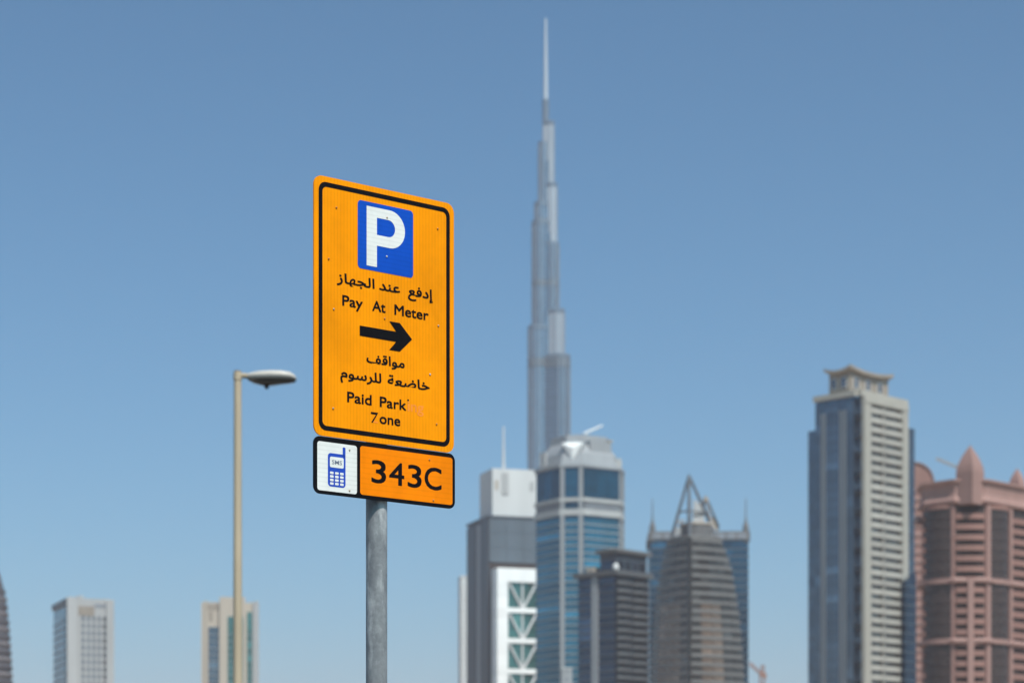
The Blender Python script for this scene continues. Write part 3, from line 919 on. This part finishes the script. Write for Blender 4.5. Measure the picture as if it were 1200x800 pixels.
for q in ((788.5, 626, 9), (839, 617, 12), (812, 620, 24)):
    T.part('pyramid_leg', MB().tube(pt(*q), apex, 0.8, 0.6), 'frame_steel')
apex2 = pt(829.5, 577, 11)
for q in ((845.5, 612, 14), (836, 618, 6), (822, 616, 16)):
    T.part('pyramid_leg', MB().tube(pt(*q), apex2, 0.62, 0.5), 'frame_steel')
T.part('pyramid_cap', MB().tube(pt(829.5, 583, 11), pt(829.5, 576.5, 11), 1.6, 0.5), 'tan_roof')
T.part('pyramid_tie', MB().tube(pt(797, 597, 7.6), pt(808.5, 597, 2.6), 0.4), 'frame_steel')
T.part('pyramid_tie', MB().tube(pt(808.5, 597, 2.6), pt(829, 597, 9.5), 0.4), 'frame_steel')
def panel(name, a, b, c, d, m, th=0.25):
    A = [Vector(x) for x in (a, b, c, d)]
    nr = (A[1] - A[0]).cross(A[3] - A[0]).normalized() * th
    return T.part(name, MB().loft([[tuple(v) for v in A], [tuple(v + nr) for v in A]]), m)
panel('sail_panel', pt(813, 610, 6), pt(828, 610, 10), pt(826, 590, 9.5), pt(814, 582, 6.5), 'grey_white')
panel('sail_panel', pt(838, 616, 13), pt(846, 616, 15), pt(843, 602, 14.5), pt(836, 600, 13), 'sand_stone')
panel('sail_panel', pt(792, 624, 8), pt(799, 624, 6), pt(799, 615, 6), pt(794, 615, 8), 'sail')
panel('sail_panel', pt(794.5, 611, 8), pt(803, 609, 5), pt(803, 606, 5), pt(796, 607, 8), 'sail')

# ------------------------------------------------------------------ cream and blue tower with upturned roof
T = Tower('upturned_roof_tower', 1005.5, 850.0, 45, 'cream and blue glass tower topped by a square roof with upturned corners')
s = T.s
W = 66 * s / cos(pi / 4)
Lf = 44.5 * s / sin(pi / 4)
nt_ = 1.9
BP = [(nt_, nt_), (nt_, 0.0), (W, 0), (W, Lf), (0, Lf), (0, nt_)]
BP = [(nt_, 0.0), (W, 0), (W, Lf), (0, Lf), (0, nt_), (nt_, nt_)]
zt = T.Z(466)
T.part('wall', MB().prism(BP, 0, zt), 'steel_blue')
pL0, pL1 = (0, Lf), (0, nt_)
LL = Lf - nt_
zs = floors(T.Z(468.5) - 3.36, 3.36)
zv = [z for z in zs if z > T.Z(840)]
# left face: blue glazing between two grey strips
for a, b in ((0.2, 2.6), (4.9, LL - 6.2), (LL - 3.0, LL - 0.3)):
    T.face('window', pL0, pL1, a, b, zv, 3.28, 0.04, 0.16, 'steel_blue')
for a, b in ((2.7, 4.8), (LL - 6.1, LL - 3.1)):
    T.face('vertical_strip', pL0, pL1, a, b, 0, T.Z(478), 0.04, 0.5, 'grey_strip')
# recessed corner windows
for z in zv[1::2]:
    T.part('corner_window', MB().box(0.35, nt_ - 0.1, 0.35, nt_ - 0.1, z, z + 2.2), 'dark_glass')
# right face: cream frame with balconies
pF0, pF1 = (nt_, 0), (W, 0)
LF = W - nt_
fa = 4.3 * 1.0
T.face('frame_column', pF0, pF1, 0.0, 3.9, 0, zt - 1.4, 0.04, 1.5, 'cream')
T.face('frame_column', pF0, pF1, LF - 3.4, LF, 0, zt - 1.4, 0.04, 1.5, 'cream')
T.face('frame_beam', pF0, pF1, 0.0, LF, zt - 1.35, 2.2, 0.04, 1.7, 'cream')
for i in range(4):
    wb = (LF - 8.1) / 4
    T.face('window', pF0, pF1, 4.3 + i * wb + 0.1, 4.3 + (i + 1) * wb - 0.1, zv, 2.5, 0.03, 0.12, 'grey_glass')
bz = [z - 0.4 for z in zs]
me = MB().box(3.95, LF - 3.45, -1.35, -0.05, 0, 1.85).mesh('balcony', M['cream_slab'])
for z in bz:
    place('balcony', me, T.root, (nt_, 0, z))
me2 = MB().box(11.6, 12.2, -1.2, -0.05, 0, 1.5).mesh('balcony_divider', M['cream_slab'])
for z in bz:
    if z > T.Z(840):
        place('balcony_divider', me2, T.root, (nt_, 0, z + 1.853))
# lower shoulders either side
T.part('shoulder', MB().box(-0.01 + 0.5, W * 0.8, Lf + 0.02, Lf + 3.6, 0, T.Z(496)), 'steel_blue')
T.part('shoulder', MB().box(W + 0.02, W + 6.6, 0.6, Lf, 0, T.Z(488)), 'steel_blue')
T.part('glass_bay', MB().loft([[(W - 4.6, -3.4, 0), (W + 1.9, -3.4, 0), (W + 1.9, -1.55, 0), (W - 4.6, -1.55, 0)], [(W - 4.6, -3.4, T.Z(676)), (W + 1.9, -3.4, T.Z(664)), (W + 1.9, -1.55, T.Z(664)), (W - 4.6, -1.55, T.Z(676))]]), 'navy_glass')
for z in [z for z in zs if T.Z(840) < z < T.Z(679)]:
    T.part('bay_band', MB().box(W - 4.7, W + 2.0, -3.5, -1.6, z, z + 0.3), 'slate')
# cornice, penthouse, roof
T.part('cornice', MB().prism([(0.9, -0.8), (W + 0.8, -0.8), (W + 0.8, Lf + 0.5), (-0.8, Lf + 0.5), (-0.8, 0.9), (0.9, 0.9)], zt + 0.9, T.Z(456.5)), 'cream')
T.part('cornice', MB().prism([(1.2, 0.2), (W, 0.2), (W, Lf), (0.2, Lf), (0.2, 1.2)], zt + 0.02, zt + 0.88), 'steel_blue')
a0, b0, sdx, sdy = 3.4, 6.3, 23.0, 9.0
ph = T.part('penthouse', MB().box(a0, a0 + sdx, b0, b0 + sdy, T.Z(456.4), T.Z(428)), 'tan_roof')
def arch(w, h, n=8):
    r = w / 2
    return [(0, 0), (w, 0)] + [(r + r * cos(pi * i / n), h - r + r * sin(pi * i / n)) for i in range(n + 1)]
def arch_window(p0, ang, t):
    pts = arch(2.6, 4.2)
    v = [(x + t, -0.25, z) for x, z in pts] + [(x + t, 0.0, z) for x, z in pts]
    n = len(pts)
    f = [tuple(range(n))] + [((i + 1) % n, i, n + i, n + (i + 1) % n) for i in range(n)]
    o = MB().add(v, f).build('arched_window', M['sail'], ph, (p0[0], p0[1], T.Z(449)), ang)
    pts2 = [(0.35 + x * 0.73, 0.3 + z * 0.85) for x, z in pts]
    v = [(x + t, -0.30, z) for x, z in pts2]
    MB().add(v, [tuple(range(n))]).build('pane', M['steel_blue'], ph, (p0[0], p0[1], T.Z(449)), ang)
for t in (2.4, 9.4, 16.4):
    arch_window((a0, b0), 0, t)
for t in (0.9, 5.3):
    arch_window((a0, b0 + sdy), -pi / 2, t)
# hat-shaped roof
N = 16
r0, r1, q0, q1 = a0 - 1.6, a0 + sdx + 1.2, b0 - 1.6, b0 + sdy + 1.2
def roof_z(u, v):
    x, y = 2 * u - 1, 2 * v - 1
    e = max(abs(x), abs(y))
    q = min(abs(x), abs(y))
    hip = 1.1 * (1 - e) ** 1.3
    curl = 1.35 * (q * e) ** 2.2 * e
    return hip + curl
vs, fs = [], []
for lay in (0, 1):
    for i in range(N + 1):
        for j in range(N + 1):
            u, v = i / N, j / N
            vs.append((r0 + (r1 - r0) * u, q0 + (q1 - q0) * v, T.Z(427.5) + roof_z(u, v) - (1.15 if lay else 0)))
K = (N + 1) ** 2
ix = lambda i, j: i * (N + 1) + j
for i in range(N):
    for j in range(N):
        fs.append((ix(i, j), ix(i + 1, j), ix(i + 1, j + 1), ix(i, j + 1)))
        fs.append((K + ix(i, j), K + ix(i, j + 1), K + ix(i + 1, j + 1), K + ix(i + 1, j)))
for i in range(N):
    fs.append((ix(i, 0), K + ix(i, 0), K + ix(i + 1, 0), ix(i + 1, 0)))
    fs.append((ix(i + 1, N), K + ix(i + 1, N), K + ix(i, N), ix(i, N)))
    fs.append((ix(0, i + 1), K + ix(0, i + 1), K + ix(0, i), ix(0, i)))
    fs.append((ix(N, i), K + ix(N, i), K + ix(N, i + 1), ix(N, i + 1)))
T.part('roof', MB().add(vs, fs), 'tan_roof', smooth=True)

# ------------------------------------------------------------------ pink tower
def pink_balcony(w, depth, h, n=8):
    pts = [(0, -0.02)]
    for i in range(n + 1):
        t = i / n
        pts.append((w * t, -0.35 - depth * sin(pi * t)))
    pts.append((w, -0.02))
    return MB().prism(pts, 0, h)

T = Tower('pink_finial_tower', 1140.0, 750.0, 45, 'pink stone tower with curved balconies, brown bays and pointed roof finials')
s = T.s
S, Sx, c = 23.8, 39.0, 6.55
P8 = chamfered(Sx, c, S)
zt = T.Z(588)
T.part('wall', MB().prism(P8, 0, zt), 'pink')
step = 12.4 * s
zs = floors(T.Z(592) - step, step)
zv = [z for z in zs if z > T.Z(840)]
pf0, pf1 = P8[0], P8[1]       # right face
pl0, pl1 = P8[6], P8[7]       # left face
pc0, pc1 = P8[7], P8[0]       # corner
LR_, LW_ = length(pf0, pf1), length(pl0, pl1)
LC = length(pc0, pc1)
belts = [T.Z(y) for y in (678, 749, 820, 891)]
# brown glazed bays
ba0, ba1 = 2.4, 2.4 + 28 * s / cos(pi / 4)
def round_bay(w, depth, h, grow=0.0, n=10):
    pts = [(-grow, -0.02)]
    for i in range(n + 1):
        t = i / n
        pts.append((-grow + (w + 2 * grow) * t, -0.05 - grow - depth * sin(pi * t) ** 0.8))
    pts.append((w + grow, -0.02))
    return MB().prism(pts, 0, h)
wb = ba1 - ba0 - 0.1
me = round_bay(wb, 1.7, step - 0.12).mesh('window', M['brown_glass'])
mb_ = round_bay(wb, 1.7, 1.5, 0.7).mesh('bay_belt', M['pink_light'])
mh_ = round_bay(wb, 1.7, 1.2, 0.35).mesh('bay_head', M['pink'])
tl = LW_ - ba1 + 1.4 + 0.05
for bx_, by_, a in ((pf0[0] + ba0 + 0.05, pf0[1], 0.0), (pl0[0], pl0[1] - tl, -pi / 2)):
    for z in zs:
        place('window', me, T.root, (bx_, by_, z + 0.06), a)
    for z in belts:
        place('bay_belt', mb_, T.root, (bx_, by_, z - 0.7), a)
    place('bay_head', mh_, T.root, (bx_, by_, zt - 1.25), a)
# pilasters
for t0, t1 in ((0.25, ba0 - 0.1), (ba1 + 0.1, ba1 + 1.7)):
    T.face('pilaster', pf0, pf1, t0, t1, 0, zt - 0.1, 0.03, 0.75, 'pink_light')
for t0, t1 in ((LW_ - 1.2, LW_ - 0.25),):
    T.face('pilaster', pl0, pl1, t0, t1, 0, zt - 0.1, 0.03, 0.75, 'pink_light')
# balconies: corner
ac = math.atan2(pc1[1] - pc0[1], pc1[0] - pc0[0])
me = pink_balcony(LC - 0.2, 0.9, step * 0.52).mesh('balcony', M['pink'])
T.face('balcony_shade', pc0, pc1, 0.15, LC - 0.15, 0, zt - 0.1, 0.02, 0.1, 'recess_shade')  # flat dark sheet: shade behind the balconies painted on, no real depth
d = Vector((pc1[0] - pc0[0], pc1[1] - pc0[1])).normalized()
for z in zs:
    place('balcony', me, T.root, (pc0[0] + d.x * 0.1, pc0[1] + d.y * 0.1, z - 0.3), ac)
T.face('corner_pilaster', pc0, pc1, LC / 2 - 0.95, LC / 2 + 0.95, 0, T.Z(675), 0.12, 1.75, 'pink_light')
# balconies at the far end of both faces
me = pink_balcony(LR_ - ba1 - 1.9, 0.5, step * 0.55).mesh('balcony', M['pink'])
T.face('balcony_shade', pf0, pf1, ba1 + 1.8, LR_ - 0.1, 0, zt - 0.1, 0.02, 0.1, 'recess_shade')
for z in zs:
    place('balcony', me, T.root, (pf0[0] + ba1 + 1.8, pf0[1], z - 0.3))
wl = LW_ - ba1 + 1.2
me = pink_balcony(wl, 0.7, step * 0.55).mesh('balcony', M['pink'])
T.face('balcony_shade', pl0, pl1, 0.1, wl - 0.05, 0, T.Z(600), 0.02, 0.1, 'recess_shade')
for z in zs:
    if z < T.Z(603):
        place('balcony', me, T.root, (pl0[0], pl0[1], z - 0.3), -pi / 2)
for z in belts:
    T.part('belt_course', MB().loft([ring(offset(P8, a), z + h) for a, h in ((0.4, -0.9), (1.5, -0.4), (1.5, 0.3), (0.9, 0.9))]), 'pink_light')
# cavetto cornice
T.part('cornice', MB().loft([ring(offset(P8, a), T.Z(y)) for a, y in ((0.05, 588), (1.2, 586), (1.25, 583), (0.6, 580), (0.35, 575), (0.45, 568), (0.9, 563), (1.5, 561.5), (1.5, 559), (0.6, 558.9))]), 'pink_light')
def finial(cx, cy, half, y0, y1, y2, name='finial'):
    def sq(h):
        r = [(cx - h, cy - h), (cx + h, cy - h), (cx + h, cy + h), (cx - h, cy + h)]
        return r
    zz = [(half, y0), (half, y0 + (y1 - y0) * 0.5), (half * 1.03, y1)]
    for t in (0.2, 0.4, 0.6, 0.8, 0.93, 1.0):
        zz.append((half * 1.03 * max(1 - t ** 1.6, 0.02), y1 + (y2 - y1) * t))
    T.part(name, MB().loft([ring(sq(h), T.Z(y)) for h, y in zz]), 'pink_light')
hf = 16.2 * s / math.sqrt(2) 
finial(hf + 0.1, hf + 0.1, hf, 589, 551, 518.5)
finial(27.4, 1.8, 9.5 * s / math.sqrt(2), 566, 555, 536)
finial(1.8, S - 2.0, 5.5 * s / math.sqrt(2), 606, 601, 594)

# its rounded neighbour
T = Tower('pink_vault_tower', 1050.0, 980.0, 4, 'pink tower with a round vaulted roof standing behind the cream and blue tower')
s = T.s
W = 44 * s
T.part('wall', MB().box(0, W, 0, 22, 0, T.Z(564)), 'pink')
pts = [(W / 2 + W / 2 * cos(pi * i / 20), W / 2 * sin(pi * i / 20)) for i in range(21)]
mb = MB()
n = len(pts)
mb.add([(x, 0, T.Z(564) + 0.02 + z) for x, z in pts] + [(x, 22, T.Z(564) + 0.02 + z) for x, z in pts],
       [tuple(range(n - 1, -1, -1)), tuple(range(n, 2 * n))] + [(i, (i + 1) % n, n + (i + 1) % n, n + i) for i in range(n)])
T.part('vault', mb, 'pink')
mb = MB()
for i in range(20):
    (xa, za), (xb, zb2) = pts[i], pts[i + 1]
    ka = 1.06
    q = [(xa, za), (xb, zb2), (W / 2 + (xb - W / 2) * ka, zb2 * ka), (W / 2 + (xa - W / 2) * ka, za * ka)]
    v = [(x, -0.6, T.Z(564) + z) for x, z in q] + [(x, 0.6, T.Z(564) + z) for x, z in q]
    mb.add(v, [(0, 1, 2, 3), (7, 6, 5, 4), (0, 4, 5, 1), (1, 5, 6, 2), (2, 6, 7, 3), (3, 7, 4, 0)])
T.part('vault_rim', mb, 'pink_light')
zs = floors(T.Z(575), 3.6)
T.slabs('floor_band', [(0, 0), (W, 0), (W, 22), (0, 22)], 0.4, zs, 1.3, 'pink_light')

# ------------------------------------------------------------------ towers at the left
T = Tower('grid_window_tower', 78.0, 1500.0, 21, 'pale grey tower with a grid of small windows and a dark glass flank')
s = T.s
W = 52 * s / cos(radians(21)); Dp = 29 * s / sin(radians(21))
P4 = [(0, 0), (W, 0), (W, Dp), (0, Dp)]
zt = T.Z(700)
T.part('wall', MB().prism(P4, 0, zt), 'grey_white')
zs = floors(T.Z(727), 4.5)
zv = [z for z in zs if z > T.Z(840)]
T.face('glass_flank', P4[3], P4[0], 1.0, Dp - 0.3, 0, T.Z(710), 0.04, 0.5, 'teal_dark')
for a, b in ((9, 21), (22.5, 34)):
    T.face('window', P4[3], P4[0], a, b, [z for z in zv], 3.2, 0.52, 0.7, 'steel_blue')
T.face('flank_band', P4[3], P4[0], 1.0, Dp - 0.3, zs, 0.5, 0.52, 0.95, 'slate')
T.face('flank_cap', P4[3], P4[0], -0.5, Dp - 0.2, T.Z(708), T.Z(701) - T.Z(708), 0.04, 1.4, 'slate_dark')
for i in range(5):
    x = 9.5 + i * 3.35
    T.face('window', P4[0], P4[1], x, x + (1.7 if i < 4 else 2.4), [z + 0.3 for z in zv], 3.1, 0.03, 0.14, 'slate' if i < 4 else 'dark_glass')
T.face('corner_fin', P4[0], P4[1], 0.1, 6.2, 0, T.Z(699), 0.05, 1.8, 'grey_white')
T.face('corner_fin', P4[0], P4[1], W - 5.0, W - 0.1, 0, T.Z(702), 0.05, 1.8, 'grey_white')
T.face('roof_recess', P4[0], P4[1], 7.4, 17.3, T.Z(720), T.Z(709) - T.Z(720), 0.03, 0.2, 'tan_roof')
T.face('roof_recess', P4[0], P4[1], 17.5, 26, T.Z(710), T.Z(706) - T.Z(710), 0.03, 0.2, 'louvre')
T.part('roof_box', MB().box(7.5, 11.0, 2, 6, zt + 0.02, T.Z(696.5)), 'grey_white')

T = Tower('sand_stone_tower', 240.0, 1500.0, 7, 'sand coloured tower with tall dark window strips behind the street lamp')
s = T.s
W = 63 * s; Dp = 28.0
P4 = [(0, 0), (W, 0), (W, Dp), (0, Dp)]
T.part('wall', MB().prism([(-4 * s, 0), (W, 0), (W, Dp), (-4 * s, Dp)], 0, T.Z(705)), 'sand_stone')
x0, x1 = 17 * s, 47 * s
T.part('centre_block', MB().box(x0, x1, -2.2, 10, 0, T.Z(699)), 'sand_stone')
zs = floors(T.Z(742), 4.2)
zv = [z for z in zs if z > T.Z(840)]
def strip(px0, px1, pyt, o, m):
    a, b = (px0 - 240) * s, (px1 - 240) * s
    T.face('window_strip', P4[0], P4[1], a, b, 0, T.Z(pyt), o + 0.03, o + 0.15, m)
    T.face('window', P4[0], P4[1], a + 0.2, b - 0.2, [z for z in zv if z + 4 < T.Z(pyt)], 3.3, o + 0.16, o + 0.25, m)
    T.face('strip_band', P4[0], P4[1], a, b, [z - 0.75 for z in zs if z < T.Z(pyt)], 0.6, o + 0.16, o + 0.5, 'grey_strip')
strip(244, 256.5, 734, 0, 'steel_blue')
strip(266.5, 273.5, 722, 2.2, 'green_glass')
strip(280, 284.5, 722, 2.2, 'green_glass')
strip(289, 295, 716, 0, 'green_glass')
T.face('roof_opening', P4[0], P4[1], 2 * s, 16 * s, T.Z(714), T.Z(707) - T.Z(714), 0.03, 0.2, 'tan_roof')
T.face('roof_opening', P4[0], P4[1], 5 * s, 9 * s, T.Z(727), T.Z(716) - T.Z(727), 0.03, 0.2, 'tan_roof')
T.face('side_pier', P4[0], P4[1], W - 7 * s, W - 0.1, 0, T.Z(703.5), 0.04, 1.2, 'grey_white')
T.face('side_pier', P4[0], P4[1], 0.1, 3 * s, 0, T.Z(703.5), 0.04, 1.2, 'sand_stone')

# tapering tower cut by the frame
T = Tower('curved_spire_tower', -26.5, 1300.0, 0, 'mauve grey tower curving up to a point with jagged balconies')
s = T.s
rp = [(36, 1003), (35, 860), (34, 800), (33, 775), (30, 730), (27, 700), (24, 684), (21, 672), (12, 650), (0.3, 636)]
T.part('body', MB().loft([ring(circ(r * s * 0.95, 24, 0, 16), max(T.Z(y), 0)) for r, y in rp]), 'mauve', smooth=True)
def rr(py):
    q = sorted((y, r) for r, y in rp)
    for (a, ka), (b, kb) in zip(q, q[1:]):
        if a <= py <= b:
            return ka + (kb - ka) * (py - a) / (b - a)
    return 36
for i, py in enumerate(range(690, 840, 9)):
    k = rr(py) * s
    m = 'mauve_band' if i % 2 else 'mauve'
    T.part('balcony_ring', MB().loft([ring(circ(k * a, 24, 0, 16), T.Z(py) + h) for a, h in ((0.97, -1.2), (1.02, 0.2), (1.0, 1.4))]), m, smooth=True)

# ------------------------------------------------------------------ concrete shaft in front of the teal tower
T = Tower('concrete_shaft', 659.0, 900.0, 5, 'narrow pale grey concrete shaft rising before the teal tower', 'building')
s = T.s
T.part('shaft', MB().box(0, 11.5 * s, 0, 5, 0, T.Z(783)), 'pier_grey')
T.part('cap', MB().box(-0.2, 11.5 * s + 0.2, -0.2, 5.2, T.Z(783) + 0.01, T.Z(781.5)), 'off_white')
T.face('slot', (0, 0), (11.5 * s, 0), 1.2, 2.2, floors(T.Z(788), 3.2, 4), 1.6, 0.01, 0.05, 'louvre')

# ------------------------------------------------------------------ cranes
def lattice(p0, p1, w, m, name, parent, n=10, r=0.16):
    p0, p1 = Vector(p0), Vector(p1)
    q = (p1 - p0).to_track_quat('Z', 'Y')
    L = (p1 - p0).length
    cs = [Vector((a * w / 2, b * w / 2, 0)) for a, b in ((-1, -1), (1, -1), (1, 1), (-1, 1))]
    mb = MB()
    for cc in cs:
        mb.tube(p0 + q @ cc, p1 + q @ cc, r, r, 4)
    for i in range(n):
        a, b = L * i / n, L * (i + 1) / n
        for k in range(4):
            mb.tube(p0 + q @ (cs[k] + Vector((0, 0, a))), p0 + q @ (cs[(k + 1) % 4] + Vector((0, 0, b))), r * 0.6, r * 0.6, 3)
    return mb.build(name, M[m], parent)
T = Tower('tower_crane', 893.0, 1500.0, 0, 'faded red luffing crane peeking up beside the pinnacled blue tower', 'crane')
s = T.s
lattice((0, 0, 0), (0, 0, T.Z(790)), 2.6, 'crane_red', 'mast', T.root, 40, 0.3)
lattice((0, 0, T.Z(790)), ((878.5 - 893) * s, 0, T.Z(776.5)), 1.5, 'crane_red', 'jib', T.root, 8, 0.26)
lattice((0, 0, T.Z(789)), (1.0 * s, 0, T.Z(778.5)), 1.8, 'crane_red', 'top_frame', T.root, 3, 0.3)
T.part('cab', MB().box(-1.8, 2.0, -1.6, 1.6, T.Z(792), T.Z(787)), 'crane_red')
T.part('counterweight', MB().box(1.6 * s, 5.0 * s, -1.5, 1.5, T.Z(795), T.Z(789)), 'crane_red')
T = Tower('tower_crane', 1131.0, 1700.0, 0, 'faint grey crane whose jib tip shows above the pink tower cornice', 'crane')
s = T.s
lattice((0, 0, 0), (0, 0, T.Z(552)), 2.4, 'parapet_grey', 'mast', T.root, 60, 0.25)
lattice(((1131 - 1131) * s, 0, T.Z(551)), ((1097 - 1131) * s, 0, T.Z(537)), 1.3, 'sand_stone', 'jib', T.root, 12, 0.22)
T.part('cab', MB().box(-1.6, 1.8, -1.4, 1.4, T.Z(555), T.Z(551)), 'parapet_grey')

# ------------------------------------------------------------------ haze
m, nt, nd, lk, b = nodes_of('haze')
nd.remove(b)
pv = nd.new('ShaderNodeVolumePrincipled')
pv.inputs['Color'].default_value = (0.90, 0.81, 0.88, 1)
pv.inputs['Density'].default_value = 0.00007
pv.inputs['Anisotropy'].default_value = 0.0
lk.new(pv.outputs[0], nd['Material Output'].inputs['Volume'])
hz = MB().box(-13000, 13000, -13000, 13000, -1.5, 870).build('haze', m)
hz['kind'] = 'stuff'
